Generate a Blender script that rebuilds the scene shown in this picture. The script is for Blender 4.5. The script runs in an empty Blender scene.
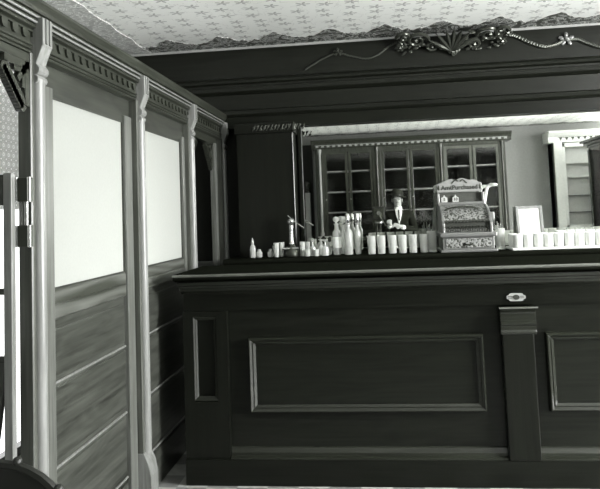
import bpy, bmesh, math, random
from mathutils import Vector, Matrix, Euler
random.seed(7)
PI = math.pi
C = bpy.context.scene.collection
SC = bpy.context.scene

# ------------------------------------------------------------------ materials
def G(v):      # silver print stock: neutral whites, faintly green darks
    t = max(0, min(1, (.25-v)/.25)); t = t*t; return (v*(.98-.10*t), v, v*(.96-.26*t), 1)

def new_mat(name):
    m = bpy.data.materials.new(name); m.use_nodes = True
    nt = m.node_tree; b = nt.nodes['Principled BSDF']
    return m, nt, b

def plain(name, v, rough=.5, metal=0., spec=.5, coat=0.):
    m, nt, b = new_mat(name)
    b.inputs['Base Color'].default_value = G(v); b.inputs['Roughness'].default_value = rough
    b.inputs['Metallic'].default_value = metal; b.inputs['Specular IOR Level'].default_value = spec
    b.inputs['Coat Weight'].default_value = coat
    n = nt.nodes.new('ShaderNodeTexNoise'); n.inputs['Scale'].default_value = 35
    n.inputs['Detail'].default_value = 4
    r = nt.nodes.new('ShaderNodeMapRange'); r.inputs[3].default_value = .82; r.inputs[4].default_value = 1.18
    mx = nt.nodes.new('ShaderNodeMix'); mx.data_type = 'RGBA'; mx.blend_type = 'MULTIPLY'
    mx.inputs[0].default_value = 1; mx.inputs[6].default_value = G(v)
    tc = nt.nodes.new('ShaderNodeTexCoord')
    nt.links.new(tc.outputs['Object'], n.inputs['Vector'])
    nt.links.new(n.outputs['Fac'], r.inputs[0]); nt.links.new(r.outputs[0], mx.inputs[7])
    nt.links.new(mx.outputs[2], b.inputs['Base Color'])
    return m

def wood(name, lo, hi, along='z', scale=1., rough=.42, coat=.0, cath=0., bands=0., spec=.5):
    """grain stretched along one axis; cath mixes in large cathedral rings; bands varies tone board to board (by z)"""
    m, nt, b = new_mat(name); L = nt.links.new
    tc = nt.nodes.new('ShaderNodeTexCoord'); mp = nt.nodes.new('ShaderNodeMapping')
    s = [38 * scale] * 3; s['xyz'.index(along)] = 1.6 * scale
    mp.inputs['Scale'].default_value = s
    L(tc.outputs['Object'], mp.inputs['Vector'])
    n = nt.nodes.new('ShaderNodeTexNoise'); n.inputs['Scale'].default_value = 1.6
    n.inputs['Detail'].default_value = 6; n.inputs['Roughness'].default_value = .62; n.inputs['Distortion'].default_value = .6
    L(mp.outputs[0], n.inputs['Vector'])
    fac = n.outputs['Fac']
    if cath:
        mp2 = nt.nodes.new('ShaderNodeMapping'); s2 = [7 * scale] * 3; s2['xyz'.index(along)] = 1.1 * scale
        mp2.inputs['Scale'].default_value = s2; L(tc.outputs['Object'], mp2.inputs['Vector'])
        n2 = nt.nodes.new('ShaderNodeTexNoise'); n2.inputs['Scale'].default_value = 1.; n2.inputs['Detail'].default_value = 2
        L(mp2.outputs[0], n2.inputs['Vector'])
        mu = nt.nodes.new('ShaderNodeMath'); mu.operation = 'MULTIPLY'; mu.inputs[1].default_value = 14
        L(n2.outputs['Fac'], mu.inputs[0])
        fr = nt.nodes.new('ShaderNodeMath'); fr.operation = 'PINGPONG'; fr.inputs[1].default_value = .5
        L(mu.outputs[0], fr.inputs[0])
        mx = nt.nodes.new('ShaderNodeMix'); mx.inputs[0].default_value = cath
        dbl = nt.nodes.new('ShaderNodeMath'); dbl.operation = 'MULTIPLY'; dbl.inputs[1].default_value = 1.6
        L(fr.outputs[0], dbl.inputs[0])
        L(fac, mx.inputs[2]); L(dbl.outputs[0], mx.inputs[3]); fac = mx.outputs[0]
    if bands:
        mp3 = nt.nodes.new('ShaderNodeMapping'); s3 = [5.5] * 3; s3['xyz'.index(along)] = .12
        mp3.inputs['Scale'].default_value = s3; L(tc.outputs['Object'], mp3.inputs['Vector'])
        n3 = nt.nodes.new('ShaderNodeTexNoise'); n3.inputs['Scale'].default_value = 1.3; n3.inputs['Detail'].default_value = 1
        L(mp3.outputs[0], n3.inputs['Vector'])
        mx2 = nt.nodes.new('ShaderNodeMix'); mx2.inputs[0].default_value = bands
        L(fac, mx2.inputs[2]); L(n3.outputs['Fac'], mx2.inputs[3]); fac = mx2.outputs[0]
    cr = nt.nodes.new('ShaderNodeValToRGB')
    cr.color_ramp.elements[0].position = .32; cr.color_ramp.elements[0].color = G(lo)
    cr.color_ramp.elements[1].position = .68; cr.color_ramp.elements[1].color = G(hi)
    L(fac, cr.inputs[0]); L(cr.outputs[0], b.inputs['Base Color'])
    b.inputs['Roughness'].default_value = rough; b.inputs['Coat Weight'].default_value = coat
    b.inputs['Specular IOR Level'].default_value = spec
    b.inputs['Coat Roughness'].default_value = .12
    return m

def emit(name, strength, lattice=False):
    m, nt, b = new_mat(name); L = nt.links.new
    b.inputs['Base Color'].default_value = G(.6)
    b.inputs['Emission Strength'].default_value = strength
    b.inputs['Emission Color'].default_value = (1, 1, 1, 1)
    if lattice:     # etched lattice pattern: a grid of rings and dots in darker glass
        tc = nt.nodes.new('ShaderNodeTexCoord'); mp = nt.nodes.new('ShaderNodeMapping')
        mp.inputs['Scale'].default_value = (1, 19, 19)
        L(tc.outputs['Object'], mp.inputs['Vector'])
        fr = nt.nodes.new('ShaderNodeVectorMath'); fr.operation = 'FRACTION'; L(mp.outputs[0], fr.inputs[0])
        sb = nt.nodes.new('ShaderNodeVectorMath'); sb.operation = 'SUBTRACT'; sb.inputs[1].default_value = (.5, .5, .5)
        L(fr.outputs[0], sb.inputs[0])
        sp = nt.nodes.new('ShaderNodeSeparateXYZ'); L(sb.outputs[0], sp.inputs[0])
        cb = nt.nodes.new('ShaderNodeCombineXYZ'); L(sp.outputs[1], cb.inputs[0]); L(sp.outputs[2], cb.inputs[1])
        ln = nt.nodes.new('ShaderNodeVectorMath'); ln.operation = 'LENGTH'; L(cb.outputs[0], ln.inputs[0])
        cr = nt.nodes.new('ShaderNodeValToRGB'); e = cr.color_ramp.elements; cr.color_ramp.interpolation = 'CONSTANT'
        e[0].position = 0; e[0].color = (.02, .02, .02, 1); e[1].position = .11; e[1].color = (.55, .55, .55, 1)
        for p, v in ((.22, .01), (.35, .22), (.44, .01), (.62, .7)):
            x = e.new(p); x.color = (v, v, v, 1)
        L(ln.outputs['Value'], cr.inputs[0]); 
        ml = nt.nodes.new('ShaderNodeMath'); ml.operation = 'MULTIPLY'; ml.inputs[1].default_value = strength
        L(cr.outputs[0], ml.inputs[0]); L(ml.outputs[0], b.inputs['Emission Strength'])
    return m

def ornate(name, lo, hi, scale=60, metal=.6, rough=.35, bump=.6):
    """cast relief of small scrolls"""
    m, nt, b = new_mat(name); L = nt.links.new
    tc = nt.nodes.new('ShaderNodeTexCoord')
    v = nt.nodes.new('ShaderNodeTexVoronoi'); v.feature = 'SMOOTH_F1'; v.inputs['Scale'].default_value = scale
    n = nt.nodes.new('ShaderNodeTexNoise'); n.inputs['Scale'].default_value = scale * .7; n.inputs['Detail'].default_value = 3
    mx = nt.nodes.new('ShaderNodeMix'); mx.inputs[0].default_value = .55
    L(tc.outputs['Object'], v.inputs['Vector']); L(tc.outputs['Object'], n.inputs['Vector'])
    L(v.outputs['Distance'], mx.inputs[2]); L(n.outputs['Fac'], mx.inputs[3])
    cr = nt.nodes.new('ShaderNodeValToRGB')
    cr.color_ramp.elements[0].position = .40; cr.color_ramp.elements[0].color = G(lo)
    cr.color_ramp.elements[1].position = .50; cr.color_ramp.elements[1].color = G(hi)
    L(mx.outputs[0], cr.inputs[0]); L(cr.outputs[0], b.inputs['Base Color'])
    bp = nt.nodes.new('ShaderNodeBump'); bp.inputs['Strength'].default_value = bump; bp.inputs['Distance'].default_value = .01
    L(mx.outputs[0], bp.inputs['Height']); L(bp.outputs[0], b.inputs['Normal'])
    b.inputs['Metallic'].default_value = metal; b.inputs['Roughness'].default_value = rough
    return m

def frosted(name, v, trans=.75):
    m, nt, b = new_mat(name); L = nt.links.new
    out = nt.nodes['Material Output']
    d = nt.nodes.new('ShaderNodeBsdfDiffuse'); t = nt.nodes.new('ShaderNodeBsdfTranslucent')
    tc = nt.nodes.new('ShaderNodeTexCoord'); n = nt.nodes.new('ShaderNodeTexNoise')
    n.inputs['Scale'].default_value = 90; n.inputs['Detail'].default_value = 5
    L(tc.outputs['Object'], n.inputs['Vector'])
    cr = nt.nodes.new('ShaderNodeValToRGB'); cr.color_ramp.elements[0].color = G(v * .9); cr.color_ramp.elements[1].color = G(v)
    L(n.outputs['Fac'], cr.inputs[0]); L(cr.outputs[0], d.inputs['Color']); L(cr.outputs[0], t.inputs['Color'])
    mx = nt.nodes.new('ShaderNodeMixShader'); mx.inputs[0].default_value = trans
    L(d.outputs[0], mx.inputs[1]); L(t.outputs[0], mx.inputs[2]); L(mx.outputs[0], out.inputs['Surface'])
    return m

def glassy(name, v=.85, trans=.5, rough=.08):
    m, nt, b = new_mat(name)
    b.inputs['Base Color'].default_value = G(v); b.inputs['Transmission Weight'].default_value = trans
    b.inputs['Roughness'].default_value = rough; b.inputs['IOR'].default_value = 1.45
    b.inputs['Coat Weight'].default_value = .5; b.inputs['Coat Roughness'].default_value = .05
    return m

def clear_pane(name, gloss=.12):
    """thin window glass: mostly see-through, some mirror"""
    m, nt, b = new_mat(name); L = nt.links.new; out = nt.nodes['Material Output']
    t = nt.nodes.new('ShaderNodeBsdfTransparent'); t.inputs[0].default_value = (.95, .95, .95, 1)
    g = nt.nodes.new('ShaderNodeBsdfGlossy'); g.inputs['Roughness'].default_value = .06
    mx = nt.nodes.new('ShaderNodeMixShader'); mx.inputs[0].default_value = gloss
    L(t.outputs[0], mx.inputs[1]); L(g.outputs[0], mx.inputs[2]); L(mx.outputs[0], out.inputs['Surface'])
    return m

def ceiling_paper():
    m, nt, b = new_mat('ceiling_paper'); L = nt.links.new
    tc = nt.nodes.new('ShaderNodeTexCoord')
    mp = nt.nodes.new('ShaderNodeMapping'); mp.inputs['Scale'].default_value = (6.2, 7.4, 1); L(tc.outputs['Object'], mp.inputs['Vector'])
    v = nt.nodes.new('ShaderNodeTexVoronoi'); v.voronoi_dimensions = '2D'; v.inputs['Scale'].default_value = 1; v.inputs['Randomness'].default_value = .35
    L(mp.outputs[0], v.inputs['Vector'])
    # sprig: distance to the cell point made star shaped by its own angle
    sub = nt.nodes.new('ShaderNodeVectorMath'); sub.operation = 'SUBTRACT'
    L(mp.outputs[0], sub.inputs[0]); L(v.outputs['Position'], sub.inputs[1])
    sp = nt.nodes.new('ShaderNodeSeparateXYZ'); L(sub.outputs[0], sp.inputs[0])
    at = nt.nodes.new('ShaderNodeMath'); at.operation = 'ARCTAN2'; L(sp.outputs[1], at.inputs[0]); L(sp.outputs[0], at.inputs[1])
    m5 = nt.nodes.new('ShaderNodeMath'); m5.operation = 'MULTIPLY'; m5.inputs[1].default_value = 5; L(at.outputs[0], m5.inputs[0])
    co = nt.nodes.new('ShaderNodeMath'); co.operation = 'COSINE'; L(m5.outputs[0], co.inputs[0])
    mr = nt.nodes.new('ShaderNodeMapRange'); mr.inputs[1].default_value = -1; mr.inputs[2].default_value = 1
    mr.inputs[3].default_value = .03; mr.inputs[4].default_value = .32; L(co.outputs[0], mr.inputs[0])
    lt = nt.nodes.new('ShaderNodeMath'); lt.operation = 'LESS_THAN'; L(v.outputs['Distance'], lt.inputs[0]); L(mr.outputs[0], lt.inputs[1])
    # thin trailing stems
    w = nt.nodes.new('ShaderNodeTexNoise'); w.inputs['Scale'].default_value = 9; w.inputs['Detail'].default_value = 2
    L(tc.outputs['Object'], w.inputs['Vector'])
    pp = nt.nodes.new('ShaderNodeMath'); pp.operation = 'SUBTRACT'; pp.inputs[1].default_value = .5; L(w.outputs['Fac'], pp.inputs[0])
    ab = nt.nodes.new('ShaderNodeMath'); ab.operation = 'ABSOLUTE'; L(pp.outputs[0], ab.inputs[0])
    l2 = nt.nodes.new('ShaderNodeMath'); l2.operation = 'LESS_THAN'; l2.inputs[1].default_value = .008; L(ab.outputs[0], l2.inputs[0])
    h = nt.nodes.new('ShaderNodeMath'); h.operation = 'MULTIPLY'; h.inputs[1].default_value = .45; L(l2.outputs[0], h.inputs[0])
    mxm = nt.nodes.new('ShaderNodeMath'); mxm.operation = 'MAXIMUM'; L(lt.outputs[0], mxm.inputs[0]); L(h.outputs[0], mxm.inputs[1])
    mx = nt.nodes.new('ShaderNodeMix'); mx.data_type = 'RGBA'; mx.inputs[6].default_value = G(.93); mx.inputs[7].default_value = G(.50)
    L(mxm.outputs[0], mx.inputs[0]); L(mx.outputs[2], b.inputs['Base Color']); b.inputs['Roughness'].default_value = .8
    return m

def leafy(name, lo, hi, scale=16):
    m, nt, b = new_mat(name); L = nt.links.new
    tc = nt.nodes.new('ShaderNodeTexCoord'); n = nt.nodes.new('ShaderNodeTexNoise')
    n.inputs['Scale'].default_value = scale; n.inputs['Detail'].default_value = 3; n.inputs['Distortion'].default_value = 2.2
    L(tc.outputs['Object'], n.inputs['Vector'])
    cr = nt.nodes.new('ShaderNodeValToRGB'); e = cr.color_ramp.elements
    e[0].position = .40; e[0].color = G(lo); e[1].position = .50; e[1].color = G(lo * 1.3)
    for p, v in ((.535, hi), (.58, lo * 1.2), (.66, hi * .6), (.72, lo)):
        x = e.new(p); x.color = G(v)
    L(n.outputs['Fac'], cr.inputs[0]); L(cr.outputs[0], b.inputs['Base Color']); b.inputs['Roughness'].default_value = .75
    return m

def checker_floor():
    m, nt, b = new_mat('tile_floor'); L = nt.links.new
    tc = nt.nodes.new('ShaderNodeTexCoord'); ck = nt.nodes.new('ShaderNodeTexChecker'); ck.inputs['Scale'].default_value = 6.2
    L(tc.outputs['Object'], ck.inputs['Vector']); ck.inputs['Color1'].default_value = G(.62); ck.inputs['Color2'].default_value = G(.30)
    n = nt.nodes.new('ShaderNodeTexNoise'); n.inputs['Scale'].default_value = 20; L(tc.outputs['Object'], n.inputs['Vector'])
    mx = nt.nodes.new('ShaderNodeMix'); mx.data_type = 'RGBA'; mx.blend_type = 'MULTIPLY'; mx.inputs[0].default_value = .5
    L(ck.outputs[0], mx.inputs[6]); L(n.outputs['Fac'], mx.inputs[7]); L(mx.outputs[2], b.inputs['Base Color'])
    b.inputs['Roughness'].default_value = .45
    return m

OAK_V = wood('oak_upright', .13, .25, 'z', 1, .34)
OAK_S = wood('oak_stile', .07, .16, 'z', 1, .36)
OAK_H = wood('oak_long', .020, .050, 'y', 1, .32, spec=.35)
OAK_P = wood('oak_post_shaded', .05, .11, 'z', 1, .36)  # darker oak that paints the shade on the post sides
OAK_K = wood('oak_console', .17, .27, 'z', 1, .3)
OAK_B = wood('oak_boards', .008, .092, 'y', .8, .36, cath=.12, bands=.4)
OAK_F = wood('oak_frieze', .014, .05, 'y', .7, .4, cath=.2)
DARK = wood('dark_varnished_wood', .0055, .0105, 'x', .8, .30, cath=.06, spec=.18)
DARK_V = wood('dark_varnished_upright', .0055, .0105, 'z', .8, .30, spec=.18)
DARK_P = wood('dark_panel_wood', .0055, .013, 'x', .7, .30, cath=.15, spec=.2)
DARK_M = wood('dark_moulding', .014, .024, 'x', 1, .22, spec=.4)
TOP = wood('polished_bar_top', .007, .013, 'x', .8, .6, spec=.0)
NOSE = plain('polished_nosing', .10, .16, spec=.8)
FRIEZE = plain('dark_frieze_paint', .020, .5, spec=.3)
GILT = plain('dark_gilt_plaster', .07, .3, metal=.5)
MIRROR = None
CAB = wood('cabinet_walnut', .018, .045, 'z', 1, .24)
CAB_L = wood('cabinet_walnut_lightened', .05, .10, 'z', 1, .28)  # paler walnut copy, used for doors that catch more light
CAB_IN = plain('cabinet_interior', .007, .7, spec=.1)
SHELF = plain('pale_shelf_edge', .28, .5)
PANE = clear_pane('cabinet_glass', .05)
WHITE = plain('window_light_white', .78, .4)
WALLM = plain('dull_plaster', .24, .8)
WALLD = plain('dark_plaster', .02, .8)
GLASS = glassy('whitened_tumbler_glass', .98, .58, .04)  # diffuse white mixed in, standing in for window light in the glass
DECANT = glassy('cut_decanter_glass', .97, .68, .04)
BLOWN = glassy('overexposed_glassware', .95, .12, .2)  # near-opaque white paints the overexposure of clear glasses
METAL = plain('nickel_plate', .62, .22, metal=.9)
IRON = plain('dark_iron', .05, .4, metal=.6)
CAST = ornate('cast_nickel_relief', .06, .34, 85, .35, .4, .7)
CAST_P = plain('plain_nickel', .24, .30, metal=.4)
LETTER = plain('dark_lettering', .03, .6)
PAPER = plain('white_card', .82, .7)
FRAME = wood('picture_frame_wood', .20, .30, 'z', 1, .4)
CLOTH = plain('black_wool_cloth', .012, .9, spec=.1)
FELT = plain('black_hat_felt', .020, .8, spec=.2)
SKIN = plain('skin', .38, .6)
SHIRT = plain('white_shirt_linen', .80, .7)
LEATHER = plain('black_leather', .012, .45)
BRASS = plain('brass', .30, .3, metal=.8)
FROST = frosted('frosted_pane', .76)

# ------------------------------------------------------------------ mesh helpers
class MB:
    def __init__(s): s.bm = bmesh.new()
    def box(s, x0, x1, y0, y1, z0, z1):
        v = [s.bm.verts.new(p) for p in ((x0,y0,z0),(x1,y0,z0),(x1,y1,z0),(x0,y1,z0),(x0,y0,z1),(x1,y0,z1),(x1,y1,z1),(x0,y1,z1))]
        for f in ((3,2,1,0),(4,5,6,7),(0,1,5,4),(1,2,6,5),(2,3,7,6),(3,0,4,7)): s.bm.faces.new([v[i] for i in f])
        return s
    def prism(s, pts, axis, a, b):
        """closed 2-D outline swept along axis from a to b; pts are the two other axes in xyz order"""
        def P(p, t):
            q = list(p); q.insert('xyz'.index(axis), t); return q
        lo = [s.bm.verts.new(P(p, a)) for p in pts]; hi = [s.bm.verts.new(P(p, b)) for p in pts]
        n = len(pts)
        for i in range(n): s.bm.faces.new((lo[i], lo[(i+1) % n], hi[(i+1) % n], hi[i]))
        s.bm.faces.new(lo[::-1]); s.bm.faces.new(hi)
        return s
    def lathe(s, prof, c=(0,0,0), seg=20, cap=True):
        rings = []
        for r, z in prof:
            rings.append([s.bm.verts.new((c[0] + r*math.cos(2*PI*i/seg), c[1] + r*math.sin(2*PI*i/seg), c[2] + z)) for i in range(seg)])
        for a, b in zip(rings, rings[1:]):
            for i in range(seg): s.bm.faces.new((a[i], a[(i+1) % seg], b[(i+1) % seg], b[i]))
        if cap:
            s.bm.faces.new(rings[0][::-1]); s.bm.faces.new(rings[-1])
        return s
    def tube(s, pts, r, seg=8):
        pts = [Vector(p) for p in pts]; n = len(pts); rr = r if isinstance(r, (list, tuple)) else [r]*n
        rings = []; up = None
        for i, p in enumerate(pts):
            d = (pts[min(i+1, n-1)] - pts[max(i-1, 0)]).normalized()
            if up is None: up = d.orthogonal().normalized()
            u = (up - d*up.dot(d)).normalized(); up = u; w = d.cross(u)
            rings.append([s.bm.verts.new(p + rr[i]*(math.cos(2*PI*k/seg)*u + math.sin(2*PI*k/seg)*w)) for k in range(seg)])
        for a, b in zip(rings, rings[1:]):
            for i in range(seg): s.bm.faces.new((a[i], a[(i+1) % seg], b[(i+1) % seg], b[i]))
        s.bm.faces.new(rings[0][::-1]); s.bm.faces.new(rings[-1])
        return s
    def blob(s, c, rad, rot=(0,0,0), sub=2):
        M = Matrix.Translation(c) @ Euler(rot).to_matrix().to_4x4() @ Matrix.Diagonal((*rad, 1))
        bmesh.ops.create_icosphere(s.bm, subdivisions=sub, radius=1, matrix=M); return s
    def disc(s, c, r, h, axis='y', seg=16):
        R = {'z': Matrix.Identity(4), 'y': Matrix.Rotation(PI/2, 4, 'X'), 'x': Matrix.Rotation(PI/2, 4, 'Y')}[axis]
        bmesh.ops.create_cone(s.bm, cap_ends=True, segments=seg, radius1=r, radius2=r, depth=h, matrix=Matrix.Translation(c) @ R); return s
    def quad(s, *ps): s.bm.faces.new([s.bm.verts.new(p) for p in ps]); return s
    def xf(s, M): s.bm.transform(M); return s
    def build(s, name, mat, parent=None, bevel=0., smooth=None, local=False):
        bm = s.bm
        bmesh.ops.recalc_face_normals(bm, faces=bm.faces)
        if bevel:
            es = [e for e in bm.edges if len(e.link_faces) == 2 and e.calc_face_angle() > .6]
            bmesh.ops.bevel(bm, geom=es, offset=bevel, segments=2, affect='EDGES', profile=.5, clamp_overlap=True)
        if parent is not None and not local:
            bm.transform(Matrix.Translation(-parent_origin(parent)))
        me = bpy.data.meshes.new(name); bm.to_mesh(me); bm.free()
        if smooth is not None:
            me.polygons.foreach_set('use_smooth', [True]*len(me.polygons))
            me.set_sharp_from_angle(angle=smooth)
        me.materials.append(mat)
        o = bpy.data.objects.new(name, me); C.objects.link(o)
        if parent is not None: o.parent = parent
        return o

def parent_origin(p):
    v = Vector(p.location)
    while p.parent is not None: p = p.parent; v = v + Vector(p.location)
    return v
SM = math.radians(38)

def thing(name, label, cat, loc=(0,0,0), group=None):
    o = bpy.data.objects.new(name, None); C.objects.link(o); o.location = loc; o.empty_display_size = .1
    o['label'] = label; o['category'] = cat
    if group: o['group'] = group
    return o
def tag(o, label, cat, group=None):
    o['label'] = label; o['category'] = cat
    if group: o['group'] = group
    return o
def struct(o): o['kind'] = 'structure'; return o
def dup(root, loc, label, group=None, rotz=0, scale=None):
    def cp(o, par):
        c = o.copy(); C.objects.link(c); c.parent = par
        for ch in list(o.children): cp(ch, c)
        return c
    r = cp(root, None); r.location = loc; r.rotation_euler = (0, 0, rotz); r['label'] = label
    if scale: r.scale = scale
    if group: r['group'] = group
    return r
def settle(o, loc, rotz=0): o.location = loc; o.rotation_euler = (0, 0, rotz)

# ------------------------------------------------------------------ room shell
CEIL = 2.75; BACK = 5.30; FRONT = -1.20; LEFT = -2.05; RIGHT = 3.95
struct(MB().box(LEFT-.1, RIGHT+.1, FRONT-.1, BACK+.1, -.08, 0).build('floor', checker_floor()))
struct(MB().box(LEFT-.1, RIGHT+.1, FRONT-.1, BACK+.1, CEIL, CEIL+.08).build('ceiling', ceiling_paper()))
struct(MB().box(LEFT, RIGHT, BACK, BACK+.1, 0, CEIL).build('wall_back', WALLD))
struct(MB().box(LEFT, RIGHT, FRONT-.1, FRONT, 0, CEIL).build('wall_front', WALLM))
# right wall with its street window and an added transom that brightens the ceiling
W2 = (1.45, 3.05, .75, 2.68)
W3 = (-1.10, .50, 2.42, 2.68)
m = MB(); m.box(RIGHT, RIGHT+.1, FRONT, W2[0], 0, W3[2]); m.box(RIGHT, RIGHT+.1, W2[1], BACK, 0, CEIL)
m.box(RIGHT, RIGHT+.1, FRONT, W3[0], W3[2], CEIL); m.box(RIGHT, RIGHT+.1, W3[1], W2[0], W3[2], CEIL); m.box(RIGHT, RIGHT+.1, W3[0], W3[1], W3[3], CEIL)
m.box(RIGHT, RIGHT+.1, W2[0], W2[1], 0, W2[2]); m.box(RIGHT, RIGHT+.1, W2[0], W2[1], W2[3], CEIL)
struct(m.build('wall_right', WALLM))
m = MB()
for y in (W2[0], (W2[0]+W2[1])/2 - .03, W2[1]-.06): m.box(RIGHT+.02, RIGHT+.08, y, y+.06, W2[2], W2[3])
for z in (W2[2], W2[3]-.06): m.box(RIGHT+.02, RIGHT+.08, W2[0], W2[1], z, z+.06)
fr = struct(m.build('window_2', CAB))
MB().quad((RIGHT+.07, W2[0], W2[2]), (RIGHT+.07, W2[0], W2[3]), (RIGHT+.07, W2[1], W2[3]), (RIGHT+.07, W2[1], W2[2])).build('window_pane', emit('daylit_glass', 44.), fr)
m = MB()
for y in (W3[0], W3[1]-.04): m.box(RIGHT+.02, RIGHT+.08, y, y+.04, W3[2], W3[3])
for z in (W3[2], W3[3]-.03): m.box(RIGHT+.02, RIGHT+.08, W3[0], W3[1], z, z+.03)
fr = struct(m.build('fill_window', CAB))  # made-up glowing transom, added to brighten the ceiling behind the viewpoint
MB().quad((RIGHT+.07, W3[0], W3[2]), (RIGHT+.07, W3[0], W3[3]), (RIGHT+.07, W3[1], W3[3]), (RIGHT+.07, W3[1], W3[2])).build('window_pane', emit('fill_light_transom', 26.), fr)  # glowing pane of the made-up transom
# left wall with the glazed street window behind the screen
W1 = (2.35, 4.35, .12, 2.45)
m = MB(); m.box(LEFT-.1, LEFT, FRONT, W1[0], 0, CEIL); m.box(LEFT-.1, LEFT, W1[1], BACK, 0, CEIL)
m.box(LEFT-.1, LEFT, W1[0], W1[1], 0, W1[2]); m.box(LEFT-.1, LEFT, W1[0], W1[1], W1[3], CEIL)
struct(m.build('wall_left', WALLM))
m = MB()
for y in (W1[0], W1[1]-.05): m.box(LEFT-.08, LEFT-.02, y, y+.05, W1[2], W1[3])
for z in (W1[2], W1[3]-.05): m.box(LEFT-.08, LEFT-.02, W1[0], W1[1], z, z+.05)
fr = struct(m.build('window_1', CAB))
MB().quad((LEFT-.07, W1[0], 1.50), (LEFT-.07, W1[1], 1.50), (LEFT-.07, W1[1], W1[3]), (LEFT-.07, W1[0], W1[3])).build('lattice_pane', emit('lattice_glass', 1.0, True), fr)
MB().quad((LEFT-.07, W1[0], W1[2]), (LEFT-.07, W1[1], W1[2]), (LEFT-.07, W1[1], 1.50), (LEFT-.07, W1[0], 1.50)).build('window_pane', emit('daylit_glass_left', 1.75), fr)

# dark wall closing off the passage behind the third bay of the screen
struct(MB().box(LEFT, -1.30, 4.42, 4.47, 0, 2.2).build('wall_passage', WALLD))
# wainscot on the back wall behind the opening
m = MB(); m.box(LEFT, -1.26, BACK-.03, BACK, 0, 1.02); m.box(LEFT, -1.26, BACK-.05, BACK, 1.02, 1.06)
for k in range(3):
    x = -1.36 - .26*k; m.box(x-.20, x, BACK-.045, BACK, .62, .96)
struct(m.build('baseboard_back', wood('grey_dado', .14, .2, 'x', 1, .5), bevel=.004))

# scalloped wallpaper border on the ceiling
def border(pts_fn, n, name, th=.004):
    m = MB(); lo = []; 
    for i in range(n+1):
        a, b = pts_fn(i/n); lo.append((a, b))
    t = CEIL-th
    va = [m.bm.verts.new((*a, t)) for a, b in lo]; vb = [m.bm.verts.new((*b, t)) for a, b in lo]
    vc = [m.bm.verts.new((*a, CEIL)) for a, b in lo]; vd = [m.bm.verts.new((*b, CEIL)) for a, b in lo]
    for i in range(n):
        m.bm.faces.new((va[i], va[i+1], vb[i+1], vb[i])); m.bm.faces.new((vc[i], vc[i+1], vd[i+1], vd[i]))
        m.bm.faces.new((vb[i], vb[i+1], vd[i+1], vd[i]))
    return struct(m.build(name, BORDER))
BORDER = leafy('border_paper', .05, .80, 11)
def depth(s): 
    u = (s / .41) % 1; c = abs(u - .5)*2
    return .15 + .20*max(0, 1 - c*1.5)**.8 + .05*max(0, 1-abs(c-.78)*6) + .012*math.sin(s*70)
def back_edge(t):
    x = LEFT + t*(RIGHT-LEFT); return (x, BACK-.12), (x, BACK-.14-depth(x+.10))
border(back_edge, 360, 'trim_1')
def front_edge(t):
    x = LEFT + t*(RIGHT-LEFT); return (x, FRONT), (x, FRONT+.02+depth(x)*.6)
border(front_edge, 240, 'trim_2')
def left_edge(t):
    y = FRONT + t*(BACK-.13-FRONT); return (LEFT, y), (LEFT+.27+.10*(depth(y)-.15), y)
BORDER = leafy('overlit_border_paper', .40, .88, 11)  # same border paper in paler tones, painting in its overexposure
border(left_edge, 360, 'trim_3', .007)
# thin pale picture bead under the border
struct(MB().box(LEFT, RIGHT, 5.155, BACK, 2.728, 2.748).build('trim_4', plain('pale_bead', .35, .5), bevel=.006))

# dark frieze with its run of mouldings above the mirror
prof = [(BACK,2.728),(5.165,2.728),(5.17,2.50),(5.135,2.488),(5.118,2.470),(5.115,2.452),(5.140,2.440),(5.140,2.425),(5.122,2.418),(5.118,2.385),(5.135,2.372),
        (5.160,2.362),(5.165,2.246),(5.140,2.234),(5.130,2.205),(5.150,2.190),(5.168,2.186),(5.18,2.098),(BACK,2.098)]
struct(MB().prism(prof, 'x', LEFT, RIGHT).build('trim_5', wood('frieze_wood', .007, .014, 'x', .7, .3, spec=.25)))

# dark panel added to darken the camera-side wall beside the cabinet
struct(MB().box(LEFT, -1.13, FRONT, FRONT+.02, 0, 2.60).build('added_dark_panel', DARK_V, None, bevel=.004))
# ------------------------------------------------------------------ timber screen on the left
PX = -1.226
scr = thing('timber_screen', 'tall oak screen with frosted panes and bracketed posts along the left side', 'partition', (PX, 3.3, 0))
Y0, Y1 = 1.35, 5.29
ent = [(-1.30,2.215),(-1.160,2.208),(-1.160,2.196),(-1.172,2.178),(-1.178,2.166),(-1.188,2.164),(-1.180,2.158),(-1.180,2.150),(-1.194,2.147),(-1.186,2.140),(-1.186,2.132),(-1.198,2.129),(-1.192,2.122),(-1.192,2.114),(-1.206,2.110),
       (-1.212,2.104),(-1.212,2.060),(-1.204,2.056),(-1.204,2.050),(-1.212,2.047),(-1.206,2.042),(-1.206,2.036),(-1.214,2.033),(-1.209,2.028),(-1.209,2.022),(-1.226,2.016),(-1.30,2.014)]
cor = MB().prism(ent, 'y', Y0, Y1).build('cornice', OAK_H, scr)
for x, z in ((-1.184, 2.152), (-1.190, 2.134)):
    MB().tube([(x, Y0, z), (x, Y1, z)], .0048, 8).build('bead', OAK_K, cor, smooth=SM)  # pale tubes drawing the highlight lines along the cornice mouldings
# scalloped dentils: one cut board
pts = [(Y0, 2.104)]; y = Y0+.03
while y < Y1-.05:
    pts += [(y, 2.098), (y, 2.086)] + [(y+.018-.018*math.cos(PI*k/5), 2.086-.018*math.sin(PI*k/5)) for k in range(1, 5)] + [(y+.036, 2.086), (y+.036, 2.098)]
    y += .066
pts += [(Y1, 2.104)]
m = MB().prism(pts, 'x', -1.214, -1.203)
m.build('dentil_band', OAK_H, cor)
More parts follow.
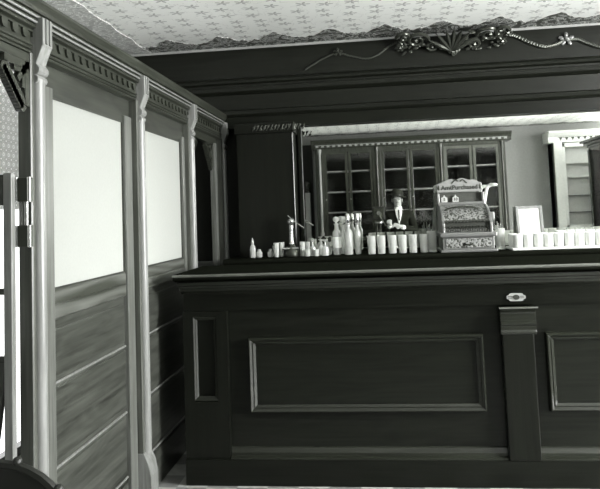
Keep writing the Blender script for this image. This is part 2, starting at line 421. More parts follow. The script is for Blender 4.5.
# frieze boards between posts
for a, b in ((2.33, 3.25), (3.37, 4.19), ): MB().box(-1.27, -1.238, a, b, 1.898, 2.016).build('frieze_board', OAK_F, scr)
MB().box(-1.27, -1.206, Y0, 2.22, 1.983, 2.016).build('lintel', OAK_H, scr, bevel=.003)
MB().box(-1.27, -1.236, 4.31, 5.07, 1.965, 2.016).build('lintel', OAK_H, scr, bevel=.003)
# stiles
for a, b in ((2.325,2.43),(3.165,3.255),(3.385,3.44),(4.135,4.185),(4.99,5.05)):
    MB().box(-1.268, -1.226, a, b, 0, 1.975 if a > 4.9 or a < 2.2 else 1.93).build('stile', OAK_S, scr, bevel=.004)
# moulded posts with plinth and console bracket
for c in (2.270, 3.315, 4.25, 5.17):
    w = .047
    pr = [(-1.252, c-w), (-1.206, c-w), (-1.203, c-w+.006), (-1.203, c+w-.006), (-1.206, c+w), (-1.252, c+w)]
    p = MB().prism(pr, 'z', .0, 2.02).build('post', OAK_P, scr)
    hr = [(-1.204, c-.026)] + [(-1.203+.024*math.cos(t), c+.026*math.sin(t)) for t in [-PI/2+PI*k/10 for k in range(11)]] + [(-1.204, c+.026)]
    MB().prism(hr, 'z', .26, 1.93).build('half_round', OAK_K, p, smooth=SM)  # paler oak paints the lit front of the post
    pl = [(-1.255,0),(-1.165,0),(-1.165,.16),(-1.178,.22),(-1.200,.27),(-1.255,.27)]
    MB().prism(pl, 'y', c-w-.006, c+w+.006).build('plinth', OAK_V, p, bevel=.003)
    # console: flat slab, sloping throat, two small rolls
    k = [(-1.225,2.150),(-1.165,2.150),(-1.165,2.052),(-1.169,2.044),(-1.192,1.985),(-1.186,1.978),(-1.180,1.968),(-1.180,1.956),(-1.186,1.947),
         (-1.196,1.944),(-1.188,1.939),(-1.184,1.930),(-1.187,1.920),(-1.196,1.913),(-1.225,1.910)]
    cb = MB().prism(k, 'y', c-.030, c+.040).build('console_bracket', OAK_K, p, bevel=.003)
    m = MB()
    for d in (-.014, .012): m.box(-1.168, -1.159, c+d, c+d+.012, 2.055, 2.148)
    m.build('fillet', OAK_V, cb, bevel=.002)
# frosted panes with beads
for a, b in ((2.43, 3.165), (3.44, 4.135)):
    g = MB().box(-1.252, -1.246, a-.01, b+.01, 1.157, 1.905).build('frosted_pane', FROST, scr)
    m = MB()
    m.box(-1.248, -1.240, a, a+.006, 1.166, 1.899); m.box(-1.248, -1.240, b-.006, b, 1.166, 1.899)
    m.box(-1.248, -1.240, a, b, 1.894, 1.899); m.box(-1.248, -1.240, a, b, 1.160, 1.168)
    m.build('glazing_bead', OAK_F, g)
# horizontal boarded wainscot below each pane
for a, b in ((2.43, 3.15), (3.44, 4.125)):
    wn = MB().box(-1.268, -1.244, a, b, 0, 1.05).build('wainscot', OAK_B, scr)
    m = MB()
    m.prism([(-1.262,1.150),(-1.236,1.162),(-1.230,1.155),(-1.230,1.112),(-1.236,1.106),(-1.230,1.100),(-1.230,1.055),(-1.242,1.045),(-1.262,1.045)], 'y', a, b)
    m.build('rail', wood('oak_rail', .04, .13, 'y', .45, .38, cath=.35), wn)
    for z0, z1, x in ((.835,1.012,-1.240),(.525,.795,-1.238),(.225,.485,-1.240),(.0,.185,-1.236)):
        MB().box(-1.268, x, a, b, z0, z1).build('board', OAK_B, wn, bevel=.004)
    for z in (.813, .503, .205):
        MB().tube([(-1.240, a, z), (-1.240, b, z)], .0055, 8).build('bead', OAK_V, wn, smooth=SM)
# pierced spandrel brackets in the open bays
def spandrel(yc, sgn, size=.36, x1=-1.240):
    m = MB(); zc = 1.985; x0 = x1-.020
    P = lambda u, v: (yc + sgn*u, zc - v)
    def strip(a, b, w):
        a = Vector(a); b = Vector(b); d = (b-a).normalized(); n = Vector((-d.y, d.x))*w/2
        m.prism([P(*(a+n)), P(*(b+n)), P(*(b-n)), P(*(a-n))], 'x', x0, x1)
    strip((0,.014),(size,.014),.028); strip((.014,0),(.014,size),.028)
    strip((size,.03),(.03,size),.030)
    strip((.01,.01),(size*.46,size*.46),.022)
    strip((size*.24,.02),(size*.24,size*.62),.018); strip((.02,size*.24),(size*.62,size*.24),.018)
    n = 13
    for i in range(n):     # scalloped drop edge
        t = (i+.5)/n; u = size*(1-t)+.03*t+.012; v = .03*(1-t)+size*t+.012
        m.prism([(P(u,v)[0]+.017*math.cos(q), P(u,v)[1]+.017*math.sin(q)) for q in [2*PI*j/10 for j in range(10)]], 'x', x0-.002, x1+.002)
    m.build('spandrel_bracket', OAK_H, scr)
spandrel(2.220, -1, .16, -1.207); spandrel(4.315, 1, .2); spandrel(4.99, -1, .2)

# swing door standing open through the first bay
dr = thing('swing_door', 'half-height swing door standing open at the far left behind the screen post', 'door', (-1.26, 2.13, .55))
m = MB(); m.box(-1.268, -1.238, 2.150, 2.178, .6, 1.59); m.build('stile', OAK_V, dr, bevel=.003)
MB().box(-1.95, -1.90, 2.150, 2.178, .6, 1.59).build('stile', OAK_V, dr, bevel=.003)
for z0, z1 in ((1.48,1.585),(1.178,1.20),(.955,.975)):
    MB().box(-1.90, -1.268, 2.153, 2.175, z0, z1).build('rail', CAB, dr, bevel=.003)
for k in range(6):
    x = -1.36 - .095*k
    MB().lathe([(.008,0),(.016,.03),(.008,.06),(.011,.14),(.016,.2),(.008,.23),(.008,.27)], (x,2.164,1.205), 10).build('spindle', CAB, dr, smooth=SM)
pts = [(-1.90,.955),(-1.27,.955)] + [(-1.27-.05*(t**1.6), .955-.40*t) for t in [k/8 for k in range(9)]][1:] + [(-1.9,.555)]
MB().prism([(p[0], p[1]) for p in pts], 'y', 2.155, 2.173).build('panel', CAB, dr)
m = MB(); m.box(-1.243, -1.194, 2.186, 2.216, 1.49, 1.575); hg = m.build('spring_hinge', IRON, dr, bevel=.004)
h2 = MB().box(-1.243, -1.194, 2.186, 2.216, 1.335, 1.41).build('spring_hinge', IRON, dr, bevel=.004)
m = MB()
for x in (-1.241, -1.193):
    m.tube([(x, 2.184, 1.335), (x, 2.184, 1.410)], .006); m.tube([(x, 2.184, 1.49), (x, 2.184, 1.575)], .006)
m.build('hinge_pin', METAL, hg, smooth=SM); m = MB()
m.tube([(-1.228, 2.194, 1.405), (-1.228, 2.194, 1.495)], .007); m.tube([(-1.209, 2.194, 1.405), (-1.209, 2.194, 1.495)], .007)
m.build('hinge_barrel', METAL, hg, smooth=SM)

# round-topped dark chair by the lens, only its crest in the frame
ch = thing('round_backed_chair', 'dark round-backed chair, only its top edge showing in the bottom left corner', 'chair', (-.95, 1.60, 0))
m = MB(); R = .18
m.prism([(-.95+R*math.cos(t), .645+R*math.sin(t)) for t in [2*PI*k/32 for k in range(32)]], 'y', 1.585, 1.615); m.build('backrest', LEATHER, ch, bevel=.008, smooth=SM)
m = MB(); m.tube([(-.95+R*math.cos(t), 1.60, .645+R*math.sin(t)) for t in [2*PI*k/32 for k in range(33)]], .014); m.build('back_rim', LEATHER, ch, smooth=SM)
MB().lathe([(.20,.42),(.215,.44),(.20,.47),(.05,.48)], (-.95,1.40,0), 24).build('seat', LEATHER, ch, smooth=SM)
for sx in (-1, 1):
    MB().tube([(-.95+.12*sx,1.32,.43),(-.95+.16*sx,1.26,0)], .017).build('leg', LEATHER, ch, smooth=SM)
    MB().tube([(-.95+.10*sx,1.60,.52),(-.95+.12*sx,1.575,.42),(-.95+.15*sx,1.60,0)], .017).build('leg', LEATHER, ch, smooth=SM)
for dx, dz in ((.04,.19),(.145,.125)): MB().blob((-.95+dx, 1.60, .645+dz), (.012,.014,.012)).build('stud', LEATHER, ch)

# ------------------------------------------------------------------ front bar
BF = 3.614; BE = 3.78   # front face, and how far back the carcass runs
bar = thing('bar_counter', 'long dark panelled bar counter with polished overhanging top across the room', 'bar', (.9, BF, 0))
XL, XR = -1.085, 3.0
MB().box(XL+.03, XR, BF+.02, 4.06, .0, 1.05).build('carcass', DARK, bar)
MB().tube([(XL-.02, 3.486, 1.1045), (XR, 3.486, 1.1045)], .008, 10).build('nosing', NOSE, bar, smooth=SM)
top = MB().prism([(3.49,1.083),(3.482,1.092),(3.482,1.104),(3.49,1.112),(4.10,1.112),(4.10,1.07),(3.53,1.07)], 'x', XL-.02, XR).build('bar_top', TOP, bar)
MB().prism([(3.49,1.072),(3.515,1.066),(3.52,1.052),(3.535,1.046),(3.54,1.036),(3.56,1.030),(3.562,1.018),(3.585,1.008),(3.60,.998),(3.64,.998),(3.64,1.07),(3.5,1.07)], 'x', XL-.008, XR).build('cornice_moulding', DARK_M, bar)
MB().box(XL, XR, BF-.012, BF+.03, .905, 1.0).build('frieze', DARK, bar)
# plinth and its base moulding
MB().box(XL, XR, BF-.045, BF+.05, .0, .135).build('plinth', DARK, bar, bevel=.004)
MB().prism([(BF-.040,.133),(BF-.036,.142),(BF-.022,.150),(BF-.020,.163),(BF-.006,.185),(BF+.02,.20),(BF+.02,.133)], 'x', -.84, XR).build('base_moulding', DARK_M, bar)
MB().box(-.84, XR, BF+.002, BF+.03, .19, .91).build('front_board', DARK_P, bar)
# framed fielded panels
def moulding_frame(x0, x1, z0, z1, y, w, mat, name, parent, h=.028):
    """bolection moulding mitred round a panel, standing proud of the face by h"""
    m = MB(); q = w/.042; sec = [(0, 0), (.10, -.030*q), (.20, -.036*q), (.30, -.036*q), (.60, -.0245*q), (.66, -.0275*q), (.72, -.0265*q), (1., -.0155*q), (1., 0)]
    corners = [(x0,z0,1,1),(x1,z0,-1,1),(x1,z1,-1,-1),(x0,z1,1,-1)]
    rings = [[m.bm.verts.new((cx + sx*w*u, y+d, cz + sz*w*u)) for u, d in sec] for cx, cz, sx, sz in corners]
    for i in range(4):
        a, b = rings[i], rings[(i+1) % 4]
        for k in range(len(sec)-1): m.bm.faces.new((a[k], b[k], b[k+1], a[k+1]))
    return m.build(name, mat, parent)
for x0, x1 in ((-.735, .500), (.805, 2.02)):
    p = MB().box(x0+.03, x1-.03, BF-.006, BF+.01, .40, .73).build('panel', DARK_P, bar)
    moulding_frame(x0, x1, .366, .763, BF+.003, .042, DARK_M, 'panel_moulding', p, .030)
# pilasters with stepped caps
def pilaster(xa, xb):
    p = MB().box(xa, xb, BF-.05, BF+.02, .135, .90).build('pilaster', DARK_V, bar, bevel=.005)
    c = MB()
    c.prism([(BF+.01,.76),(BF-.055,.76),(BF-.060,.772),(BF-.055,.782),(BF-.055,.80),(BF-.066,.812),(BF-.066,.822),(BF-.056,.830),(BF-.056,.862),(BF-.062,.872),(BF-.080,.888),(BF-.088,.892),(BF-.088,.900),(BF+.01,.900)], 'x', xa-.006, xb+.012)
    cp = c.build('cap', DARK_M, p, bevel=.002)
    MB().tube([(xa-.014, BF-.086, .8965), (xb+.020, BF-.086, .8965)], .005).build('cap_highlight', NOSE, cp, smooth=SM)  # pale strip added along the cap edge to draw its highlight
pilaster(.588, .745); pilaster(2.13, 2.29)
# wide end pilaster with its narrow sunk panel
ep = MB()
ep.box(XL, -1.03, BF-.03, BF+.02, .135, .905); ep.box(-.90, -.842, BF-.03, BF+.02, .135, .905)
ep.box(-1.03, -.90, BF-.03, BF+.02, .135, .43); ep.box(-1.03, -.90, BF-.03, BF+.02, .88, .905); ep.box(-1.04,-.89,BF+.0,BF+.02,.42,.89)
e = ep.build('end_pilaster', DARK_V, bar)
moulding_frame(-1.036, -.895, .43, .882, BF-.006, .026, DARK_M, 'panel_moulding', e, .034)
# small ornamental label plate over the pilaster
pl = []
for k in range(48):
    t = 2*PI*k/48; u = math.cos(t); v = math.sin(t)
    pl.append((.674 + .047*math.copysign(abs(u)**.35, u), .9415 + (.011+.009*abs(v)**3*(1 if abs(u) < .45 else 0) + .004*(1 if abs(u) > .93 else 0))*math.copysign(abs(v)**.5, v)))
lp = MB().prism(pl, 'y', BF-.020, BF-.010).build('label_plate', plain('pale_label_plate', .42, .5), bar); lp['label'] = 'small pale scroll-shaped plate'
m = MB(); m.prism([(.674+.017*math.cos(t), .9415+.013*math.sin(t)) for t in [2*PI*k/20 for k in range(20)]], 'y', BF-.023, BF-.019)
for s in (-1, 1):
    for dz in (-.005, .003): m.box(.674+s*.030-.011, .674+s*.030+.011, BF-.0215, BF-.019, .9415+dz, .9415+dz+.003)
m.build('plate_relief', LETTER, lp)
zz = [(.62+.2*k/40, .980+(.006 if k % 2 else .001)) for k in range(41)]
MB().prism(zz+[(x, z-.004) for x, z in zz[::-1]], 'y', BF-.016, BF-.011).build('faint_ornament_line', DARK_M, bar)

# ------------------------------------------------------------------ back bar
CT = 1.100
bb = thing('back_bar', 'dark wooden back bar cabinet with wide counter along the rear wall', 'back bar', (.9, 4.9, 0))
MB().box(-1.10, XR, 4.80, 5.24, .08, 1.06).build('carcass', DARK, bb)
MB().box(-1.10, XR, 4.84, 5.24, 0, .08).build('toe_kick', DARK, bb)
MB().prism([(4.752,1.070),(4.745,1.080),(4.745,1.092),(4.752,1.100),(5.245,1.100),(5.245,1.062),(4.76,1.062)], 'x', -1.13, XR).build('counter', TOP, bb)
for k in range(7):
    x = -.98 + .56*k
    d = MB().box(x, x+.50, 4.785, 4.80, .86, 1.03).build('drawer', DARK, bb, bevel=.004)
    MB().disc((x+.25, 4.778, .945), .018, .02).build('knob', BRASS, d, smooth=SM)
    d = MB().box(x, x+.50, 4.785, 4.80, .14, .82).build('door', DARK, bb, bevel=.004)
    MB().disc((x+.45, 4.778, .50), .014, .02).build('knob', BRASS, d, smooth=SM)
# end pier rising to the frieze with a carved capital
pier = thing('pier_column', 'dark square pier with carved leaf capital left of the mirror', 'column', (-.845, 5.13, 1.1))
MB().box(-1.06, -.63, 5.02, 5.245, 1.101, 2.03).build('shaft', DARK_V, pier)
MB().box(-1.075, -.615, 5.0, 5.245, 2.03, 2.11).build('capital', DARK, pier, bevel=.004)
m = MB(); 
for k in range(15):
    x = -.92 + .027*k
    m.blob((x, 4.998, 2.07+.012*math.sin(k*2.1)), (.010,.008,.014), (0,.5*math.sin(k),0), 1)
    m.tube([(x-.012, 4.996, 2.048),(x, 4.992, 2.060+.02*random.random()),(x+.012, 4.996, 2.09)], .004, 6)
m.blob((-.615, 4.995, 2.066), (.016,.014,.034)); m.blob((-.603, 4.995, 2.08), (.010,.010,.016))
m.build('carved_leaves', GILT, pier, smooth=SM)
m = MB(); m.tube([(-.632, 5.014, 1.10), (-.632, 5.014, 2.03)], .004); m.build('bead', DARK_M, pier, smooth=SM)
# mirror plate with a slim frame
MX0, MX1, MZ0, MZ1 = -.585, 3.3, 1.10, 2.14
MIRROR, nt, b = new_mat('silvered_mirror')
b.inputs['Metallic'].default_value = 1; b.inputs['Roughness'].default_value = .015; b.inputs['Base Color'].default_value = G(.86)
def warp(x, z):     # old plate glass: never quite flat
    return 0.0
m = MB(); nx, nz = 60, 20
g = [[m.bm.verts.new((MX0+(MX1-MX0)*i/nx, 5.25+warp(MX0+(MX1-MX0)*i/nx, MZ0+(MZ1-MZ0)*j/nz), MZ0+(MZ1-MZ0)*j/nz)) for j in range(nz+1)] for i in range(nx+1)]
for i in range(nx):
    for j in range(nz): m.bm.faces.new((g[i][j], g[i+1][j], g[i+1][j+1], g[i][j+1]))
mr = thing('bar_mirror', 'wide back bar mirror reflecting cabinets, a camera and a man in a hat', 'mirror', (1.3, 5.25, 1.1))
m.build('mirror_plate', MIRROR, mr, smooth=PI)
m = MB(); m.box(MX0-.03, MX0, 5.225, 5.262, MZ0, MZ1); m.build('frame', DARK_V, mr, bevel=.003)

# ------------------------------------------------------------------ frieze ornament
def OP(u, v, d=0):
    """point on the ornament's curved bed: u along x, v 0 at the foot, 1 at the ceiling"""
    a = v*PI/2
    return Vector((u, 5.165 - .33*(1-math.cos(a)) - d*math.cos(a), 2.575 + .165*math.sin(a) - d*math.sin(a)))
car = thing('carved_cartouche', 'large dark carved leaf and scroll ornament over the mirror frieze', 'ornament', tuple(OP(.6, .2)))
def scroll(m, cu, cv, r, turns, start, sgn, rad):
    pts = []; rr = []
    n = 26
    for i in range(n):
        t = i/(n-1); ang = start + sgn*turns*2*PI*t; q = r*(1-.85*t)
        pts.append(OP(cu+q*math.cos(ang), cv+q*math.sin(ang)/.36, .02)); rr.append(rad*(1-.45*t))
    m.tube(pts, rr, 7); m.blob(pts[-1], (rad*1.3,)*3, sub=1)
# fan of leaves at the centre
for k, (du, L) in enumerate(((-.20,.55),(-.13,.75),(-.06,.92),(.0,1.0),(.07,.95),(.14,.8),(.22,.6))):
    m = MB(); pts = []; rr = []
    for i in range(9):
        t = i/8; pts.append(OP(.60+du*t**1.3, .08+.85*L*t, .025+.02*math.sin(t*PI))); rr.append(.004+.019*math.sin(min(1, t*1.15)*PI)**.8)
    m.tube(pts, rr, 7); m.build('leaf', GILT, car, smooth=SM)
for cu, cv, r, tr, st, sg in ((.34,.50,.085,1.5,0,1),(.86,.55,.085,1.5,PI,-1),(.24,.62,.055,1.4,PI,-1),(.95,.62,.06,1.4,0,1),(.46,.28,.05,1.3,PI/2,1),(.76,.28,.05,1.3,PI/2,-1),(.60,.10,.04,1.2,-PI/2,1)):
    m = MB(); scroll(m, cu, cv, r, tr, st, sg, .015); m.build('scroll', GILT, car, smooth=SM)
random.seed(3)
for k in range(60):
    u = .19 + .80*random.random(); e = 1-abs(u-.6)/.45
    MB().blob(OP(u, .12+.7*random.random()*max(.35,e)**.6, .012), (.012+.02*random.random(), .010, .008+.008*random.random()), (0, random.uniform(-1.2,1.2), 0), 1).build('leaf', GILT, car, smooth=SM)
for u, v in ((1.0,.55),(.97,.30),(.21,.30)):
    m = MB(); m.blob(OP(u, v, .02), (.02,.02,.016), sub=1)
    for k in range(6): m.blob(OP(u+.026*math.cos(k*PI/3), v+.075*math.sin(k*PI/3), .014), (.014,.012,.012), sub=1)
    m.build('rosette', GILT, car, smooth=SM)
def garland(name, label, pts, r, twist):
    g = thing(name, label, 'ornament', tuple(pts[0]))
    # smooth catmull path
    P = [Vector(p) for p in pts]; path = []
    for i in range(len(P)-1):
        p0, p1, p2, p3 = P[max(i-1,0)], P[i], P[i+1], P[min(i+2,len(P)-1)]
        for k in range(10):
            t = k/10
            path.append(.5*((2*p1)+(-p0+p2)*t+(2*p0-5*p1+4*p2-p3)*t*t+(-p0+3*p1-3*p2+p3)*t**3))
    path.append(P[-1])
    m = MB(); m.tube(path, r*.7, 8)
    L = 0; last = path[0]
    for p in path:
        if (p-last).length >= twist or p is path[0]:
            m.blob(p, (r*.62, r*.9, r), (0,.5,0), 1); last = p
    m.build('rope', GILT, g, smooth=SM)
    return g
garland('rope_garland', 'thin beaded rope garland left of the carved cartouche', [(x,5.158,z) for x,z in ((-.52,2.535),(-.47,2.563),(-.38,2.61),(-.27,2.645),(-.17,2.615),(-.05,2.588),(.04,2.61),(.12,2.665),(.19,2.70))], .011, .016)
garland('rope_garland', 'thick ribbed rope garland right of the carved cartouche', [(x,5.155,z) for x,z in ((1.02,2.70),(1.08,2.685),(1.18,2.63),(1.28,2.592),(1.36,2.600),(1.42,2.625))], .020, .013)
garland('rope_garland', 'ribbed rope garland at the right edge beyond the small rosette', [(x,5.155,z) for x,z in ((1.47,2.632),(1.53,2.630),(1.60,2.595),(1.70,2.56),(1.82,2.58),(1.95,2.64))], .018, .013)
for label, u, z, s in (('small leafy rosette on the left rope garland', -.265, 2.65, .8), ('leafy rosette knotting the ribbed ropes near the right edge', 1.445, 2.635, 1.25)):
    g = thing('rosette', label, 'ornament', (u, 5.15, z))
    m = MB(); m.blob((u, 5.135, z), (.016*s,.014*s,.016*s), sub=1)
    for k in range(5): m.blob((u+.030*s*math.cos(k*2*PI/5+.3), 5.145, z+.026*s*math.sin(k*2*PI/5+.3)), (.019*s,.010,.012*s), (0,-(k*2*PI/5+.3),0), 1)
    m.build('petals', plain('dull_silver_gilt', .22, .35, metal=.4) if s > 1 else GILT, g, smooth=SM)

# ------------------------------------------------------------------ glassware
GZ = CT + .001
def spin(name, label, cat, prof, mat, loc, group=None, part='body', seg=18, extra=None):
    t = thing(name, label, cat, (0,0,0), group)
    MB().lathe(prof, (0,0,0), seg).build(part, mat, t, smooth=SM)
    if extra: extra(t)
    settle(t, loc); return t
TUMB = [(.026,0),(.028,.004),(.032,.125),(.0335,.130),(.031,.130),(.029,.120),(.0255,.016),(.001,.014)]
ord6 = ('leftmost', 'second from left', 'third from left', 'fourth from left', 'fifth from left', 'rightmost')
t0 = None
for i, px in enumerate((-.070,.000,.080,.152,.226,.304)):
    lab = f'glass tumbler {ord6[i]} in the row beside the register'
    loc = (px, 4.92, GZ)
    if t0 is None: t0 = spin('glass_tumbler', lab, 'glass', TUMB, GLASS, loc, 'tumblers left of the cash register')
    else: dup(t0, loc, lab)
def holder(label, loc):
    t = spin('spoon_jar', label, 'jar', [(.034,0),(.036,.006),(.030,.02),(.033,.03),(.036,.150),(.033,.150),(.030,.035),(.001,.03)], GLASS, loc)
    return t
h1 = holder('ribbed glass jar of bar sticks standing left of the cash register', (.362, 4.93, GZ))
h2 = holder('ribbed glass jar of bar sticks standing right of the cash register', (.848, 4.98, GZ))
for (hx, hy), side in (((.362,4.93),'left'), ((.848,4.98),'right')):
    for k in range(6):
        a = k*1.05; r = .018
        s = MB().tube([(hx+r*.5*math.cos(a), hy+r*.5*math.sin(a), GZ+.036), (hx+r*1.3*math.cos(a), hy+r*1.3*math.sin(a), GZ+.175+.012*(k % 3))], .0035, 6).build('bar_stick', METAL if side == 'right' else BRASS)
        tag(s, f'thin bar stick in the glass jar {side} of the cash register', 'stick', f'bar sticks in the {side} jar')
# decanters
DEC = [(.024,0),(.030,.004),(.031,.150),(.030,.165),(.016,.185),(.014,.215),(.020,.220),(.020,.226),(.012,.228)]
def stopper_ball(t): MB().lathe([(.007,.222),(.009,.235),(.022,.245),(.026,.258),(.020,.272),(.004,.278)], (0,0,0), 14).build('stopper', DECANT, t, smooth=SM)
def stopper_cap(t): MB().lathe([(.013,.222),(.017,.228),(.017,.290),(.012,.297),(.003,.298)], (0,0,0), 14).build('stopper', METAL, t, smooth=SM)
def label_band(t): MB().lathe([(.0318,.05),(.0318,.13)], (0,0,0), 18, cap=False).build('paper_label', PAPER, t, smooth=SM)
spin('decanter', 'glass decanter with round ball stopper, left one of the bottle group', 'decanter', DEC, DECANT, (-.322,4.95,GZ), None, extra=lambda t: (stopper_ball(t), label_band(t)))
spin('decanter', 'tall glass decanter with square cap, middle one of the bottle group', 'decanter', [(r*1.05,z*1.0) for r,z in DEC], DECANT, (-.236,4.91,GZ), None, extra=stopper_cap)
spin('decanter', 'slim glass decanter with capped neck, right one of the bottle group', 'decanter', [(r*.78,z) for r,z in DEC], DECANT, (-.170,4.97,GZ), None, extra=stopper_cap)
spin('small_bottle', 'short round bottle tucked at the foot of the left decanter', 'bottle', [(.018,0),(.022,.01),(.024,.04),(.010,.065),(.010,.085),(.013,.09)], GLASS, (-.385,4.99,GZ))
spin('decanter', 'glass decanter partly hidden between the left and middle ones', 'decanter', [(r*.85,z*.93) for r,z in DEC], DECANT, (-.280,5.05,GZ), None, extra=stopper_ball)
# inverted stem glasses
STEM = [(.024,0),(.026,.03),(.022,.062),(.006,.074),(.005,.100),(.022,.112),(.024,.116),(.002,.118)]
first = None
for lab, x, y in (('upturned stem glass standing just right of the metal tap', -.500, 4.93), ('upturned stem glass, second one right of the tap', -.440, 4.97), ('upturned stem glass nearest the bottle group', -.405, 4.90)):
    if first is None: first = spin('stem_glass', lab, 'glass', STEM, GLASS, (x,y,GZ), 'upturned stem glasses by the tap', 'bowl')
    else: dup(first, (x,y,GZ), lab)
# small jars, pots and tall bottle at the left end
spin('tall_bottle', 'slender tall bottle with pointed stopper at the far left end of the counter', 'bottle', [(.020,0),(.022,.005),(.023,.06),(.018,.085),(.010,.095),(.012,.105),(.009,.125),(.003,.145)], GLASS, (-.945,4.92,GZ))
jar = spin('glass_jar', 'squat glass jar beside the tall bottle at the left end', 'jar', [(.018,0),(.022,.006),(.022,.036),(.014,.046),(.012,.056),(.016,.058),(.002,.062)], GLASS, (-.897,4.93,GZ), 'squat glass jars')
dup(jar, (-.815,4.93,GZ), 'squat glass jar, second one from the left end')
sm = spin('shot_glass', 'small straight glass left of the tap, shorter of three', 'glass', [(.016,0),(.019,.08),(.017,.08),(.014,.008),(.001,.008)], GLASS, (-.790,4.99,GZ), 'small straight glasses around the tap')
dup(sm, (-.765,4.90,GZ), 'small straight tall glass second from the tap on its left', scale=(1.1,1.1,1.3))
dup(sm, (-.732,4.95,GZ), 'small straight tall glass close against the left of the tap', scale=(1.1,1.1,1.3))
dup(sm, (-.576,4.93,GZ), 'small straight glass close against the right of the tap', scale=(1.1,1.1,1.3))
dup(sm, (-.545,4.99,GZ), 'small straight glass second from the tap on its right', scale=(1.1,1.1,1.25))
dup(sm, (-.535,4.89,GZ), 'small short glass below the stem glasses right of the tap', scale=(1.1,1.1,.6))
dup(sm, (-.470,4.88,GZ), 'small short glass in front of the upturned stem glasses', scale=(1.1,1.1,.6))
# metal tap with ball head and lever
tp = thing('bar_tap', 'nickel tap with domed base, ball top and slanting lever', 'tap', (-.655,4.93,GZ))
MB().lathe([(.052,0),(.055,.012),(.052,.030),(.040,.060),(.020,.085),(.016,.095)], (-.655,4.93,GZ), 24).build('base', IRON, tp, smooth=SM)
MB().lathe([(.019,.09),(.016,.11),(.014,.20),(.018,.222),(.014,.230)], (-.655,4.93,GZ), 18).build('column', METAL, tp, smooth=SM)
MB().blob((-.655,4.93,GZ+.255), (.028,.028,.028)).build('ball', METAL, tp, smooth=SM)
MB().tube([(-.675,4.92,GZ+.300),(-.63,4.91,GZ+.258),(-.555,4.90,GZ+.205)], [.004,.005,.006]).build('lever', METAL, tp, smooth=SM)
MB().tube([(-.72,4.90,GZ+.058),(-.60,4.90,GZ+.058)], .009).build('spout', METAL, tp, smooth=SM)
# close-packed glassware along the right
rc = MB().box(.895, 2.02, 4.79, 5.06, CT+.0005, CT+.018).build('bar_cloth', SHIRT, None, bevel=.005); tag(rc, 'folded white cloth under the packed glasses right of the register', 'cloth')
GZ2 = CT+.019
first = None; n = 0
for row, (yy, x0, cnt) in enumerate(((4.845,.945,14),(4.925,.915,14),(5.005,1.26,10))):
    for k in range(cnt):
        x = x0 + .0685*k + (.0 if row == 0 else .01)
        lab = ('white-looking tumbler in the front row of packed glasses right of the register', 'white-looking tumbler in the middle row of packed glasses right of the register', 'white-looking tumbler in the back row of packed glasses right of the leaning frame')[row]
        grp = ('front row of packed glasses', 'middle row of packed glasses', 'back row of packed glasses')[row]
        if first is None: first = spin('bar_glass', lab, 'glass', [(.027,0),(.030,.004),(.033,.088),(.031,.090),(.027,.012),(.001,.010)], BLOWN, (x,yy,GZ2), grp)
        else: dup(first, (x,yy,GZ2), lab, grp, scale=(1,1,1+.05*random.random()+(.12 if row == 2 else 0)))

# framed blank card leaning on the mirror
pf = thing('picture_frame', 'small wooden frame holding a blank white card, leaning against the mirror', 'picture frame', (1.105,5.20,GZ))
Lm = Matrix.Translation((1.105,5.165,GZ+.004)) @ Matrix.Rotation(-.16, 4, 'X')
m = MB()
for a in ((-.095,-.075,0,.30),(.075,.095,0,.30),(-.075,.075,0,.02),(-.075,.075,.28,.30)): m.box(a[0],a[1],-.016,0,a[2],a[3])
m.xf(Lm).build('frame', FRAME, pf, bevel=.002)
MB().box(-.077,.077,-.008,-.002,.018,.282).xf(Lm).build('card', PAPER, pf)

# ------------------------------------------------------------------ cash register
rg = thing('cash_register', 'ornate nickel cash register with name board, keys and drawer on the back bar', 'cash register', (.61, 4.95, GZ))
RX = .603; NX = .593; RZ = GZ
def rb(*a): return MB().box(*a)
base = rb(RX-.192, RX+.192, 4.775, 5.16, RZ, RZ+.018).build('plinth', CAST_P, rg, bevel=.005)
dw = rb(RX-.176, RX+.176, 4.80, 5.15, RZ+.018, RZ+.105).build('drawer', CAST_P, rg, bevel=.004)
MB().box(RX-.155, RX+.155, 4.794, 4.802, RZ+.030, RZ+.095).build('drawer_relief', CAST, dw, bevel=.002)
m = MB(); m.tube([(RX-.03,4.792,RZ+.062),(RX-.02,4.780,RZ+.052),(RX+.02,4.780,RZ+.052),(RX+.03,4.792,RZ+.062)], .005); m.build('handle', IRON, dw, smooth=SM)
rb(RX-.192, RX+.192, 4.775, 5.16, RZ+.105, RZ+.135).build('ledge', CAST_P, rg, bevel=.006)
# body: curved cheek profile swept across
cheek = [(4.815,RZ+.135),(4.815,RZ+.20),(4.84,RZ+.215),(4.87,RZ+.26),(4.93,RZ+.30),(5.00,RZ+.325),(5.05,RZ+.335),(5.15,RZ+.335),(5.15,RZ+.135)]
inner = [(y+.012, z-.004) for y, z in cheek]
MB().prism(cheek, 'x', RX-.172, RX-.155).build('side_cheek', CAST_P, rg, bevel=.003)
MB().prism(cheek, 'x', RX+.155, RX+.172).build('side_cheek', CAST_P, rg, bevel=.003)
body = MB().prism([(4.85,RZ+.135),(4.85,RZ+.195),(4.87,RZ+.215),(4.90,RZ+.26),(4.95,RZ+.296),(5.01,RZ+.32),(5.06,RZ+.33),(5.14,RZ+.33),(5.14,RZ+.135)], 'x', RX-.155, RX+.155).build('body', CAST, rg, smooth=SM)
# oval medallion strap over the keys
m = MB(); m.tube([(RX-.02+.115*math.cos(t), 4.955-.020*math.sin(t)-.012, RZ+.292+.022*math.sin(t)) for t in [2*PI*k/32 for k in range(33)]], .006); m.build('oval_strap', IRON, body, smooth=SM)
